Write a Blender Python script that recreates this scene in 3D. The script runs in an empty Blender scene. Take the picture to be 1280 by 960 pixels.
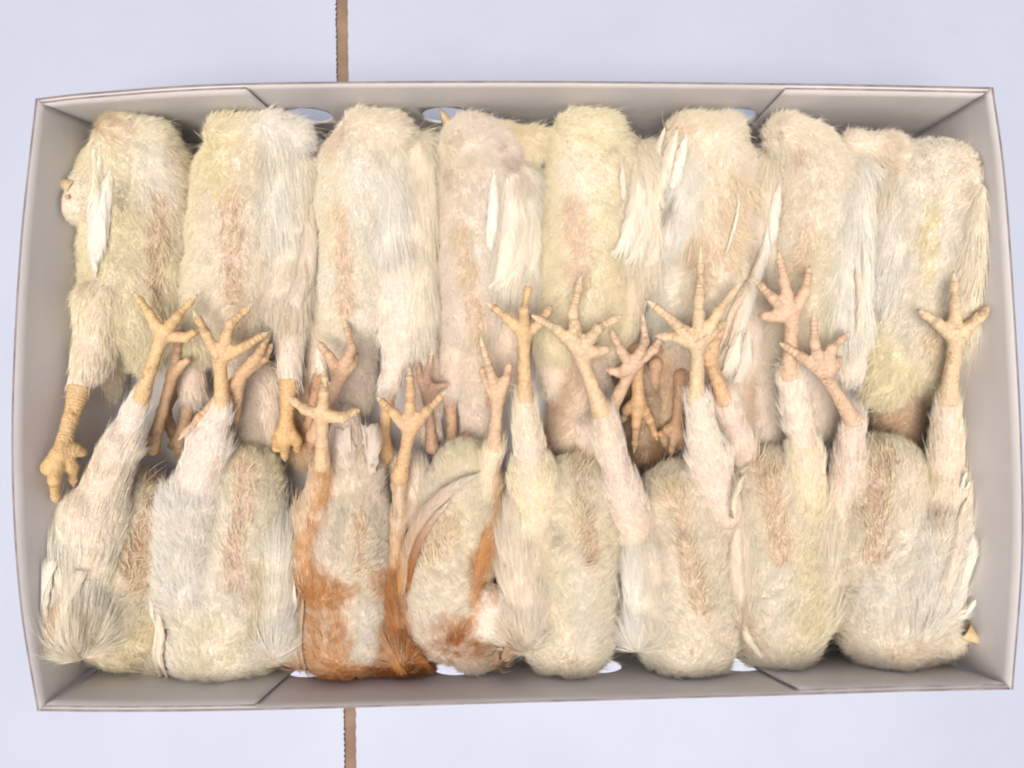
import bpy, bmesh, math, random
import numpy as np
from mathutils import Vector
random.seed(7)
rng = np.random.default_rng(11)
sc = bpy.context.scene
C = sc.collection

# ------------------------------------------------------------------ camera, sky, sun, exposure
CAM_Z, FPX = 0.663, 1087.0
cam = bpy.data.cameras.new('camera')
cam.sensor_width = 36.0
cam.lens = FPX / 1280 * 36.0
cam.clip_start, cam.clip_end = 0.02, 50
camo = bpy.data.objects.new('camera', cam); C.objects.link(camo)
camo.location = (0, 0, CAM_Z)
sc.camera = camo

SUN_EL, SUN_AZ = 78.0, 205.0            # degrees; azimuth clockwise from +Y (top of the picture)
w = bpy.data.worlds.new('World'); sc.world = w; w.use_nodes = True
nt = w.node_tree; bg = nt.nodes['Background']
sky = nt.nodes.new('ShaderNodeTexSky'); sky.sky_type = 'NISHITA'; sky.sun_disc = False
sky.sun_elevation = math.radians(SUN_EL); sky.sun_rotation = math.radians(SUN_AZ)
sky.air_density = 0.6; sky.dust_density = 6.0; sky.ozone_density = 0.6
nt.links.new(sky.outputs[0], bg.inputs[0]); bg.inputs[1].default_value = 0.07
sl = bpy.data.lights.new('sun', 'SUN'); sl.energy = 2.15; sl.angle = math.radians(34); sl.color = (1.0, 0.89, 0.77)
so = bpy.data.objects.new('sun', sl); C.objects.link(so)
az, el = math.radians(SUN_AZ), math.radians(SUN_EL)
sd = Vector((math.sin(az) * math.cos(el), math.cos(az) * math.cos(el), math.sin(el)))
so.rotation_euler = sd.to_track_quat('Z', 'Y').to_euler(); so.location = sd * 3
sc.view_settings.view_transform = 'Standard'; sc.view_settings.look = 'None'
sc.view_settings.exposure = 0.36; sc.view_settings.gamma = 1.0
sc.cycles.use_denoising = True
sc.cycles.max_bounces = 5; sc.cycles.diffuse_bounces = 4; sc.cycles.transmission_bounces = 3
sc.cycles.transparent_max_bounces = 4
sc.cycles.filter_width = 2.0
sc.cycles_curves.shape = 'RIBBONS'; sc.cycles_curves.subdivisions = 2

# ------------------------------------------------------------------ helpers
def sc_at(z):                       # metres per photograph pixel at height z (metres)
    return (CAM_Z - z) / FPX
def P(px, py, zmm):                 # a point seen at that pixel and standing at that height
    z = zmm / 1000.0; s = sc_at(z)
    return np.array([(px - 640) * s, (480 - py) * s, z])
def toPx(V):
    s = (CAM_Z - V[..., 2]) / FPX
    return V[..., 0] / s + 640, 480 - V[..., 1] / s
def srgb(r, g, b):
    f = lambda c: (c / 255 / 12.92) if c / 255 <= .04045 else ((c / 255 + .055) / 1.055) ** 2.4
    return np.array([f(r), f(g), f(b)])
def sstep(a, b, x):
    t = np.clip((x - a) / (b - a), 0, 1); return t * t * (3 - 2 * t)
def hash3(ix, iy, iz, s):
    h = (ix.astype(np.int64) * 73856093) ^ (iy.astype(np.int64) * 19349663) ^ (iz.astype(np.int64) * 83492791) ^ (s * 2654435761)
    h = (h ^ (h >> 13)) * 1274126177 & 0x7fffffff
    h = (h ^ (h >> 16)) & 0xffffff
    return h / float(0xffffff)
_q, _ = np.linalg.qr(np.array([[.61, .35, -.71], [-.52, .83, .20], [.55, .28, .79]])); ROT = _q
def vnoise(Pt, scale, seed):        # value noise in -1..1, feature size = scale (metres)
    q = (Pt @ ROT) / scale + seed * 1.37; i = np.floor(q).astype(np.int64); f = q - i; f = f * f * (3 - 2 * f)
    out = 0
    for dx in (0, 1):
        for dy in (0, 1):
            for dz in (0, 1):
                wt = (f[..., 0] if dx else 1 - f[..., 0]) * (f[..., 1] if dy else 1 - f[..., 1]) * (f[..., 2] if dz else 1 - f[..., 2])
                out = out + wt * hash3(i[..., 0] + dx, i[..., 1] + dy, i[..., 2] + dz, seed)
    return out * 2 - 1
def tag(o, label=None, cat=None, group=None, kind=None):
    if label: o['label'] = label
    if cat: o['category'] = cat
    if group: o['group'] = group
    if kind: o['kind'] = kind
    return o
def empty(name, loc=(0, 0, 0)):
    o = bpy.data.objects.new(name, None); C.objects.link(o); o.location = loc; o.empty_display_size = .02
    return o
def mesh_obj(name, V, Q, mats, parent=None, smooth=True, midx=None):
    V = np.asarray(V, dtype=np.float32).copy()
    if parent is not None: V -= np.array(parent.location, dtype=np.float32)
    me = bpy.data.meshes.new(name)
    Q = np.asarray(Q, dtype=np.int32); n = Q.shape[1]
    me.vertices.add(len(V)); me.vertices.foreach_set('co', V.ravel())
    me.loops.add(Q.size); me.loops.foreach_set('vertex_index', Q.ravel())
    me.polygons.add(len(Q)); me.polygons.foreach_set('loop_start', np.arange(0, Q.size, n, dtype=np.int32))
    for m in (mats if isinstance(mats, (list, tuple)) else [mats]): me.materials.append(m)
    if midx is not None: me.polygons.foreach_set('material_index', np.asarray(midx, dtype=np.int32))
    me.update(); me.validate()
    if smooth: me.polygons.foreach_set('use_smooth', np.ones(len(me.polygons), dtype=bool))
    o = bpy.data.objects.new(name, me); C.objects.link(o)
    if parent is not None: o.parent = parent
    return o
def set_col(me, col, name='Col'):
    a = me.attributes.new(name, 'FLOAT_COLOR', 'POINT')
    c = np.ones((len(me.vertices), 4), dtype=np.float32); c[:, :3] = col; a.data.foreach_set('color', c.ravel())
def set_f(me, v, name):
    a = me.attributes.new(name, 'FLOAT', 'POINT'); a.data.foreach_set('value', np.asarray(v, dtype=np.float32))

# ------------------------------------------------------------------ materials
def mat(name, col=(.8, .8, .8), rough=.6):
    m = bpy.data.materials.new(name); m.use_nodes = True
    b = m.node_tree.nodes['Principled BSDF']
    b.inputs['Base Color'].default_value = (*col[:3], 1); b.inputs['Roughness'].default_value = rough
    return m, m.node_tree, b
def noise_col(t, b, c0, c1, scale, detail=4, coord='Object', stops=(.35, .65)):
    tc = t.nodes.new('ShaderNodeTexCoord'); n = t.nodes.new('ShaderNodeTexNoise'); r = t.nodes.new('ShaderNodeValToRGB')
    n.inputs['Scale'].default_value = scale; n.inputs['Detail'].default_value = detail
    r.color_ramp.elements[0].position, r.color_ramp.elements[1].position = stops
    r.color_ramp.elements[0].color = (*c0, 1); r.color_ramp.elements[1].color = (*c1, 1)
    t.links.new(tc.outputs[coord], n.inputs['Vector']); t.links.new(n.outputs['Fac'], r.inputs['Fac'])
    t.links.new(r.outputs[0], b.inputs['Base Color']); return n, r, tc
def bump(t, b, scale, dist, strength=.4, tc=None, detail=4):
    tc = tc or t.nodes.new('ShaderNodeTexCoord'); n = t.nodes.new('ShaderNodeTexNoise'); u = t.nodes.new('ShaderNodeBump')
    n.inputs['Scale'].default_value = scale; n.inputs['Detail'].default_value = detail
    u.inputs['Distance'].default_value = dist; u.inputs['Strength'].default_value = strength
    t.links.new(tc.outputs['Object'], n.inputs['Vector']); t.links.new(n.outputs['Fac'], u.inputs['Height'])
    t.links.new(u.outputs[0], b.inputs['Normal']); return u

M_table, t, b = mat('white_carton_board', rough=.55)
_, _, tc = noise_col(t, b, (.455, .515, .65), (.485, .545, .68), 9)
bump(t, b, 70, .0007, .5, tc)
M_kraft, t, b = mat('kraft_board', rough=.85)
_, _, tc = noise_col(t, b, (.24, .165, .12), (.31, .22, .165), 60); bump(t, b, 300, .0006, .5, tc)
M_tray, t, b = mat('grey_lined_tray_board', rough=.5)
_, _, tc = noise_col(t, b, (.72, .71, .725), (.79, .785, .79), 11); bump(t, b, 9, .006, .35, tc, 5)
M_edge, t, b = mat('cut_board_edge', rough=.8)
noise_col(t, b, (.24, .21, .22), (.36, .32, .33), 80)
M_skin, t, b = mat('bird_skin', rough=.55)
a = t.nodes.new('ShaderNodeAttribute'); a.attribute_name = 'Col'
tc = t.nodes.new('ShaderNodeTexCoord'); n = t.nodes.new('ShaderNodeTexNoise'); n.inputs['Scale'].default_value = 420; n.inputs['Detail'].default_value = 3
mr = t.nodes.new('ShaderNodeMapRange'); mr.inputs[1].default_value = .3; mr.inputs[2].default_value = .7; mr.inputs[3].default_value = .88; mr.inputs[4].default_value = 1.08
mx = t.nodes.new('ShaderNodeVectorMath'); mx.operation = 'SCALE'
t.links.new(tc.outputs['Object'], n.inputs['Vector']); t.links.new(n.outputs['Fac'], mr.inputs[0])
t.links.new(a.outputs['Color'], mx.inputs[0]); t.links.new(mr.outputs[0], mx.inputs['Scale'])
t.links.new(mx.outputs[0], b.inputs['Base Color'])
sa = t.nodes.new('ShaderNodeAttribute'); sa.attribute_name = 'scute'
u1 = t.nodes.new('ShaderNodeBump'); u1.inputs['Distance'].default_value = .0006; u1.inputs['Strength'].default_value = .6
u2 = t.nodes.new('ShaderNodeBump'); u2.inputs['Distance'].default_value = .0004; u2.inputs['Strength'].default_value = .5
t.links.new(sa.outputs['Fac'], u1.inputs['Height']); t.links.new(n.outputs['Fac'], u2.inputs['Height'])
vo = t.nodes.new('ShaderNodeTexVoronoi'); vo.inputs['Scale'].default_value = 620; u3 = t.nodes.new('ShaderNodeBump'); u3.inputs['Distance'].default_value = .0005; u3.inputs['Strength'].default_value = .7
t.links.new(tc.outputs['Object'], vo.inputs['Vector']); t.links.new(vo.outputs['Distance'], u3.inputs['Height']); u3.invert = True
t.links.new(u1.outputs[0], u2.inputs['Normal']); t.links.new(u2.outputs[0], u3.inputs['Normal']); t.links.new(u3.outputs[0], b.inputs['Normal'])
b.inputs['Subsurface Weight'].default_value = .12; b.inputs['Subsurface Radius'].default_value = (.003, .0015, .0008)
b.inputs['Subsurface Scale'].default_value = 1.0

M_down = bpy.data.materials.new('down'); M_down.use_nodes = True
t = M_down.node_tree; t.nodes.clear()
o_ = t.nodes.new('ShaderNodeOutputMaterial'); a = t.nodes.new('ShaderNodeAttribute'); a.attribute_name = 'Col'
d_ = t.nodes.new('ShaderNodeBsdfDiffuse'); tl = t.nodes.new('ShaderNodeBsdfTranslucent'); mxs = t.nodes.new('ShaderNodeMixShader'); mxs.inputs[0].default_value = .06
t.links.new(a.outputs['Color'], d_.inputs[0]); t.links.new(a.outputs['Color'], tl.inputs[0])
t.links.new(d_.outputs[0], mxs.inputs[1]); t.links.new(tl.outputs[0], mxs.inputs[2]); t.links.new(mxs.outputs[0], o_.inputs[0])

M_feather = bpy.data.materials.new('feather'); M_feather.use_nodes = True
t = M_feather.node_tree; b = t.nodes['Principled BSDF']; b.inputs['Roughness'].default_value = .6
a = t.nodes.new('ShaderNodeAttribute'); a.attribute_name = 'Col'; sa = t.nodes.new('ShaderNodeAttribute'); sa.attribute_name = 'scute'
u1 = t.nodes.new('ShaderNodeBump'); u1.inputs['Distance'].default_value = .0005; u1.inputs['Strength'].default_value = .7
t.links.new(sa.outputs['Fac'], u1.inputs['Height']); t.links.new(u1.outputs[0], b.inputs['Normal'])
t.links.new(a.outputs['Color'], b.inputs['Base Color'])
tl = t.nodes.new('ShaderNodeBsdfTranslucent'); t.links.new(a.outputs['Color'], tl.inputs[0])
mxs = t.nodes.new('ShaderNodeMixShader'); mxs.inputs[0].default_value = .25
t.links.new(b.outputs[0], mxs.inputs[1]); t.links.new(tl.outputs[0], mxs.inputs[2])
t.links.new(mxs.outputs[0], t.nodes['Material Output'].inputs[0])
M_beak, t, b = mat('horn_beak', srgb(226, 196, 140), .4)
noise_col(t, b, srgb(196, 174, 132), srgb(222, 206, 168), 150)
M_eye, t, b = mat('sunken_eye', srgb(196, 160, 128), .6)

# ------------------------------------------------------------------ the carton below and the tray
def box_mesh(name, x0, x1, y0, y1, z0, z1, m, parent=None, jag=None):
    bm = bmesh.new()
    if jag:                          # a cut edge with the waves of corrugated board: side -> (+1: x1, -1: x0)
        side, pitch, amp = jag
        n = int((y1 - y0) / pitch * 3); pts = []
        for i in range(n + 1):
            y = y0 + (y1 - y0) * i / n
            x = (x1 if side > 0 else x0) + amp * (math.sin(2 * math.pi * y / pitch + 2 * math.sin(y * 40)) * .4 + random.uniform(-.7, .7) * random.random()) + .0009 * math.sin(y * 17) - .0083 * y
            pts.append((x, y))
        if side > 0: pts = [(x0, y0)] + pts + [(x0, y1)]
        else: pts = [(x1, y1)] + pts[::-1] + [(x1, y0)]
    else:
        pts = [(x0, y0), (x1, y0), (x1, y1), (x0, y1)]
    f = bm.faces.new([bm.verts.new((x, y, z0)) for x, y in pts])
    r = bmesh.ops.extrude_face_region(bm, geom=[f])
    bmesh.ops.translate(bm, vec=(0, 0, z1 - z0), verts=[v for v in r['geom'] if isinstance(v, bmesh.types.BMVert)])
    bmesh.ops.recalc_face_normals(bm, faces=bm.faces)
    me = bpy.data.meshes.new(name); bm.to_mesh(me); bm.free()
    for mm in (m if isinstance(m, list) else [m]): me.materials.append(mm)
    o = bpy.data.objects.new(name, me); C.objects.link(o)
    if parent: o.parent = parent; 
    return o
carton = tag(empty('carton', (0, 0, 0)), 'large white cardboard carton whose two top flaps leave a narrow brown gap, under the tray', 'carton')
gx0, gx1 = P(425, 0, 0)[0], P(440, 0, 0)[0]
fl = box_mesh('flap', -.80, gx0, -.55, .55, -.0025, 0, [M_table, M_kraft], carton, jag=(1, .0042, .0009))
fr = box_mesh('flap', gx1, .80, -.55, .55, -.0025, 0, [M_table, M_kraft], carton, jag=(-1, .009, .0005))
for o in (fl, fr):
    for p in o.data.polygons:
        if abs(p.normal.z) < .5: p.material_index = 1
box_mesh('inner_flap', -.79, .79, -.54, .54, -.012, -.0028, M_kraft, carton)
for x0, x1, y0, y1 in ((-.80, -.793, -.55, .55), (.793, .80, -.55, .55), (-.793, .793, -.55, -.543), (-.793, .793, .543, .55)):
    box_mesh('side_panel', x0, x1, y0, y1, -.35, -.0125, M_table, carton)

TRAY_H = 120.0
TH = .0014
tray = tag(empty('tray', (0, 0, 0)), 'shallow pale grey cardboard tray with round holes in its long sides, full of birds', 'tray')
rimT = [P(x, y, TRAY_H) for x, y in ((46, 123), (120, 115), (300, 104), (640, 101), (970, 104), (1100, 106), (1240, 109))]
rimB = [P(x, y, TRAY_H) for x, y in ((48, 889), (150, 890), (320, 888), (640, 879), (1000, 869), (1130, 865), (1265, 862))]
rimL = [P(x, y, TRAY_H) for x, y in ((46, 123), (27, 300), (17, 480), (17, 620), (27, 760), (48, 889))]
rimR = [P(x, y, TRAY_H) for x, y in ((1240, 109), (1255, 220), (1268, 400), (1276, 560), (1277, 700), (1265, 862))]
BX0, BX1, BY0, BY1 = -.290, .300, -.2005, .1865
baseT = lambda u: np.array([BX0 + (BX1 - BX0) * u, BY1, .0015])
baseB = lambda u: np.array([BX0 + (BX1 - BX0) * u, BY0, .0015])
baseL = lambda u: np.array([BX0, BY1 + (BY0 - BY1) * u, .0015])
baseR = lambda u: np.array([BX1, BY1 + (BY0 - BY1) * u, .0015])
def crv(pts, n):                       # Catmull-Rom through points by chord length
    pts = [np.asarray(p, float) for p in pts]; d = [0]
    for a, b in zip(pts[:-1], pts[1:]): d.append(d[-1] + np.linalg.norm(b - a))
    q = [2 * pts[0] - pts[1]] + pts + [2 * pts[-1] - pts[-2]]; out = []
    for k in range(n):
        s = d[-1] * k / (n - 1); i = min(max(np.searchsorted(d, s, 'right') - 1, 0), len(pts) - 2)
        t = (s - d[i]) / (d[i + 1] - d[i]); p0, p1, p2, p3 = q[i:i + 4]
        out.append(.5 * (2 * p1 + (p2 - p0) * t + (2 * p0 - 5 * p1 + 4 * p2 - p3) * t * t + (3 * p1 - p0 - 3 * p2 + p3) * t ** 3))
    return np.array(out)
def wall_pt(rim, base, u, v, bow):
    n = len(rim); f = u * (n - 1); i = min(int(f), n - 2); r = rim[i] * (1 - (f - i)) + rim[i + 1] * (f - i)
    p = base(u); q = p * (1 - v) + r * v
    k = v ** bow; q[0] = p[0] * (1 - k) + r[0] * k; q[1] = p[1] * (1 - k) + r[1] * k
    return q
def sheet(name, rim, base, u0, u1, v0, v1, off0, off1, inward, m, nu=40, nv=14, bow=1.3, slant=0):
    V, Q = [], []
    for off in (off0, off1):
        for i in range(nu + 1):
            for j in range(nv + 1):
                v = v0 + (v1 - v0) * j / nv
                u = u0 + (u1 - u0) * i / nu
                if slant > 0 and True: u = u0 + (u1 + slant * (1 - v) - u0) * i / nu
                if slant < 0: u = (u0 + slant * (1 - v)) + (u1 - (u0 + slant * (1 - v))) * i / nu
                q = wall_pt(rim, base, u, v, bow) + np.array(inward) * off; V.append(q)
    N = (nu + 1) * (nv + 1); ix = lambda s, i, j: s * N + i * (nv + 1) + j; mi = []
    for i in range(nu):
        for j in range(nv):
            Q.append((ix(0, i, j), ix(0, i + 1, j), ix(0, i + 1, j + 1), ix(0, i, j + 1))); mi.append(0)
            Q.append((ix(1, i, j), ix(1, i, j + 1), ix(1, i + 1, j + 1), ix(1, i + 1, j))); mi.append(0)
        for j in (0, nv):
            q = (ix(0, i, j), ix(1, i, j), ix(1, i + 1, j), ix(0, i + 1, j)); Q.append(q if j == 0 else q[::-1]); mi.append(1)
    for j in range(nv):
        for i in (0, nu):
            q = (ix(0, i, j), ix(0, i, j + 1), ix(1, i, j + 1), ix(1, i, j)); Q.append(q if i == 0 else q[::-1]); mi.append(1)
    o = mesh_obj(name, V, Q, m, tray, smooth=False, midx=mi)
    bm = bmesh.new(); bm.from_mesh(o.data); bmesh.ops.recalc_face_normals(bm, faces=bm.faces); bm.to_mesh(o.data); bm.free()
    return o
RT, RB, RL, RR = crv(rimT, 81), crv(rimB, 81), crv(rimL, 61), crv(rimR, 61)
MB = [M_tray, M_edge]
wt = sheet('long_wall', RT, baseT, .002, .998, 0, 1, 0, -TH, (0, 1, 0), MB, 80, 14)   # offsets run inward
wb = sheet('long_wall', RB, baseB, .002, .998, 0, 1, 0, TH, (0, 1, 0), MB, 80, 14)
sheet('short_wall', RL, baseL, 0, 1, 0, 1, -.0008, TH - .0008, (1, 0, 0), MB, 60, 14, 1.2)
sheet('short_wall', RR, baseR, 0, 1, 0, 1, .0008, -TH + .0008, (1, 0, 0), MB, 60, 14, 1.2)
fT, fB = TH + .0007, TH + .0007
U = lambda px: (P(px, 0, TRAY_H)[0] - RT[0][0]) / (RT[-1][0] - RT[0][0])
UB = lambda px: (P(px, 0, TRAY_H)[0] - RB[0][0]) / (RB[-1][0] - RB[0][0])
def corner_flap(rim, base, u0, u1, sgn, slant, top):
    sheet('corner_flap', rim, base, u0, u1, 0.02, top, sgn * fT, sgn * (fT + TH), (0, 1, 0), MB, 20, 10, slant=slant)
corner_flap(RT, baseT, .006, U(310), -1, .004, .994)
corner_flap(RT, baseT, U(978), .994, -1, -.002, .990)
corner_flap(RB, baseB, .006, UB(318), 1, .03, .992)
corner_flap(RB, baseB, UB(998), .994, 1, -.03, .990)
box_mesh('tray_base', BX0 + .0005, BX1 - .0005, BY0 + .0005, BY1 - .0005, .0003, .0021, M_tray, tray)
for side, (o, xs, py, zz) in enumerate(((wt, (386, 557, 742, 915), 139, 60), (wb, (388, 571, 748, 922), 854, 52))):
    bm = bmesh.new()
    for x in xs:
        p = P(x, py, zz); ring = []
        for k in range(40):
            th = 2 * math.pi * k / 40; ring.append(bm.verts.new((p[0] + .0162 * math.cos(th), p[1] - .03, p[2] + .0162 * math.sin(th))))
        f = bm.faces.new(ring); r = bmesh.ops.extrude_face_region(bm, geom=[f])
        bmesh.ops.translate(bm, vec=(0, .06, 0), verts=[v for v in r['geom'] if isinstance(v, bmesh.types.BMVert)])
    bmesh.ops.recalc_face_normals(bm, faces=bm.faces)
    me = bpy.data.meshes.new('cut'); bm.to_mesh(me); bm.free(); me.materials.append(M_tray); co = bpy.data.objects.new('cut', me); C.objects.link(co)
    md = o.modifiers.new('holes', 'BOOLEAN'); md.object = co; md.operation = 'DIFFERENCE'; md.solver = 'EXACT'
    dg = bpy.context.evaluated_depsgraph_get(); nm = bpy.data.meshes.new_from_object(o.evaluated_get(dg))
    o.modifiers.clear(); o.data = nm; bpy.data.objects.remove(co)

def inner_limits(V):                  # signed distance inside the tray's walls (positive inside), for x and y faces
    v = np.clip(V[..., 2] / .12, 0, 1)
    ty = np.interp(V[..., 0], RT[:, 0], RT[:, 1]); by = np.interp(V[..., 0], RB[:, 0], RB[:, 1])
    lx = np.interp(-V[..., 1], -RL[:, 1], RL[:, 0]); rx = np.interp(-V[..., 1], -RR[:, 1], RR[:, 0])
    k = v ** 1.3
    T = BY1 * (1 - k) + ty * k; B = BY0 * (1 - k) + by * k
    k = v ** 1.2
    L = BX0 * (1 - k) + lx * k; R = BX1 * (1 - k) + rx * k
    return L + .003, R - .003, B + .0045, T - .0045

# ------------------------------------------------------------------ surface from a distance field
def surfnet(F, org, h):
    S = F < 0; nx, ny, nz = F.shape; sh = (nx - 1, ny - 1, nz - 1)
    acc = np.zeros(sh + (3,), np.float32); cnt = np.zeros(sh, np.float32); faces = []
    for ax in range(3):
        lo = [slice(None)] * 3; hi = [slice(None)] * 3; lo[ax] = slice(0, -1); hi[ax] = slice(1, None)
        A, B = F[tuple(lo)], F[tuple(hi)]; cr = S[tuple(lo)] != S[tuple(hi)]
        idx = np.argwhere(cr); a = A[cr]; t = a / (a - B[cr])
        pos = idx.astype(np.float32); pos[:, ax] += t
        o1, o2 = [k for k in range(3) if k != ax]
        for d1 in (0, 1):
            for d2 in (0, 1):
                c = idx.copy(); c[:, o1] -= d1; c[:, o2] -= d2
                ok = (c >= 0).all(1) & (c < np.array(sh)).all(1); cc = c[ok]
                np.add.at(acc, tuple(cc.T), pos[ok]); np.add.at(cnt, tuple(cc.T), 1)
        faces.append((idx, ax, o1, o2, S[tuple(lo)][cr]))
    act = cnt > 0; vid = np.full(sh, -1, np.int64); vid[act] = np.arange(act.sum())
    V = acc[act] / cnt[act][:, None] * h + np.asarray(org, np.float32); Q = []
    for idx, ax, o1, o2, ins in faces:
        ok = (idx[:, o1] > 0) & (idx[:, o2] > 0) & (idx[:, o1] < sh[o1]) & (idx[:, o2] < sh[o2]); idx, ins = idx[ok], ins[ok]
        qs = []
        for d1, d2 in ((0, 0), (1, 0), (1, 1), (0, 1)):
            c = idx.copy(); c[:, o1] -= d1; c[:, o2] -= d2; qs.append(vid[tuple(c.T)])
        q = np.stack(qs, 1); flip = ins if ax != 1 else ~ins
        q[~flip] = q[~flip][:, ::-1]; Q.append(q)
    return V, np.concatenate(Q)

def capsule(X, a, b, ra, rb, flat):
    ab = b - a; L2 = max(float(ab @ ab), 1e-12); t = np.clip(((X - a) @ ab) / L2, 0, 1)
    d = X - (a + t[..., None] * ab)
    dz = d[..., 2] / flat
    return np.sqrt(d[..., 0] ** 2 + d[..., 1] ** 2 + dz * dz) - (ra + (rb - ra) * t), t

def build_field(prims, h, k, pad, noise=None, clip=True):
    lo = np.min([np.minimum(p['a'] - p['ra'], p['b'] - p['rb']) for p in prims], 0) - pad
    hi = np.max([np.maximum(p['a'] + p['ra'], p['b'] + p['rb']) for p in prims], 0) + pad
    n = np.ceil((hi - lo) / h).astype(int) + 1
    ax = [lo[i] + h * np.arange(n[i]) for i in range(3)]
    grp = {'W': 1, 'L': 2, 'G': 2}
    Es = [np.full(tuple(n), 1e-7) for _ in range(3)]
    for p in prims:
        E = Es[grp.get(p['kind'], 0)]
        m = 6 * k
        a0 = np.minimum(p['a'] - p['ra'], p['b'] - p['rb']) - m; a1 = np.maximum(p['a'] + p['ra'], p['b'] + p['rb']) + m
        sl = [slice(max(0, int((a0[i] - lo[i]) / h)), min(n[i], int((a1[i] - lo[i]) / h) + 2)) for i in range(3)]
        X = np.stack(np.meshgrid(*[ax[i][sl[i]] for i in range(3)], indexing='ij'), -1)
        d, _ = capsule(X, p['a'], p['b'], p['ra'], p['rb'], p['flat'])
        E[tuple(sl)] += np.exp(-np.clip(d, -.1, .1) / k)
    if len({grp.get(p['kind'], 0) for p in prims}) > 1:
        kk = .0009; F = -kk * np.log(sum(np.exp(-np.clip(-k * np.log(e), -.04, .06) / kk) for e in Es) + 1e-30)
    else: F = -k * np.log(Es[grp.get(prims[0]['kind'], 0)])
    X = np.stack(np.meshgrid(*ax, indexing='ij'), -1)
    if noise: F = F + noise(X)
    if clip:
        L, R, B, T = inner_limits(X)
        F = np.maximum(F, np.maximum(np.maximum(L - X[..., 0], X[..., 0] - R), np.maximum(B - X[..., 1], X[..., 1] - T)))
        F = np.maximum(F, .0026 - X[..., 2])
    return F, lo

def weights(V, prims, k):
    W = np.stack([np.exp(-np.clip(capsule(V, p['a'], p['b'], p['ra'], p['rb'], p['flat'])[0], -.02, .1) / k) for p in prims], 1)
    return W / W.sum(1, keepdims=True)

# palette (reflectances)
PAL = dict(
    white=(.975, .94, .865), cream=(.91, .85, .725), warm=(.90, .82, .70), yellow=(.90, .85, .66), lemon=(.87, .81, .51),
    gold=(.70, .56, .30), pink=(.64, .49, .36), rose=(.57, .40, .30), straw=(.90, .80, .58), grey=(.47, .45, .41),
    orange=(.68, .37, .155), rust=(.46, .18, .05), brown=(.33, .21, .12), dark=(.13, .085, .06), tan=(.66, .50, .35),
    pinkish=(.89, .815, .735), ivory=(.945, .90, .80), skin=(.76, .58, .47))
PAL = {k: np.array(v) for k, v in PAL.items()}
# kind of cover: hair length (m), lift, width scale, density
KIND = dict(T=(.0053, .85, .80, 1.0), W=(.018, .08, 1.05, .85), L=(.0085, .12, 1.2, .30), H=(.0058, .9, .8, 1.0), D=(.009, .35, 1.0, 1.0), F=(.0022, .4, .8, 1.0), G=(.0080, .55, .9, .95))

def spot_amount(V, s):
    x0, y0, x1, y1, r = s[:5]; r = r * (.88 if len(s) > 7 and s[7] else 1); px, py = toPx(V); nx = vnoise(V, .012, 91) * r * .45 + vnoise(V, .004, 92) * r * .3; 
    ab = np.array([x1 - x0, y1 - y0], float); L2 = max(ab @ ab, 1e-6)
    t = np.clip(((px - x0) * ab[0] + (py - y0) * ab[1]) / L2, 0, 1)
    d = np.hypot(px - x0 - t * ab[0], py - y0 - t * ab[1]) + nx
    return (1 - sstep(r * .45, r * 1.35, d)) * min(1.0, s[6] * (1.5 if len(s) > 7 and s[7] else 1)) * np.clip(.8 + .55 * vnoise(V, .0025, 93) + .3 * vnoise(V, .007, 94), 0, 1)

def foot(hock, ankle, toes, r=1.0, col=None, mid=None):
    """tapered shank, joint pads, toes with ringed scales and a pale claw; toes: (x, y, z[, mx, my, mz])"""
    pr = []
    def seg(a, b, ra, rb, kind, l0=0.0):
        s = sc_at((a[2] + b[2]) / 2000)
        pr.append(dict(a=P(*a), b=P(*b), ra=ra * s * r * .82, rb=rb * s * r * .82, flat=1.0, kind=kind, l0=l0))
    h = np.array(hock, float); an = np.array(ankle, float)
    if mid is None: m = h * .5 + an * .5
    else: m = np.array(mid, float)
    seg(h, m, 12.5, 7.6, 's'); seg(m, an, 7.6, 9.2, 's')
    for t_ in toes:
        tip = np.array(t_[:3], float)
        mm = np.array(t_[3:6], float) if len(t_) >= 6 else (an * .45 + tip * .55 + np.array([0, 0, 4.0]))
        p1 = an + (mm - an) * .2; p3 = mm + (tip - mm) * .62
        kn = mm * .5 + p1 * .5
        seg(p1, kn, 7.4, 6.2, 't'); seg(kn, mm, 6.4, 5.5, 't', .01); seg(mm, p3, 5.8, 4.2, 't', .02); seg(p3, tip, 3.9, .8, 'c', .03)
    return dict(prims=pr, col=np.array(srgb(*(col or (232, 200, 150)))) * np.array([.94, .93, .98]))

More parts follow.
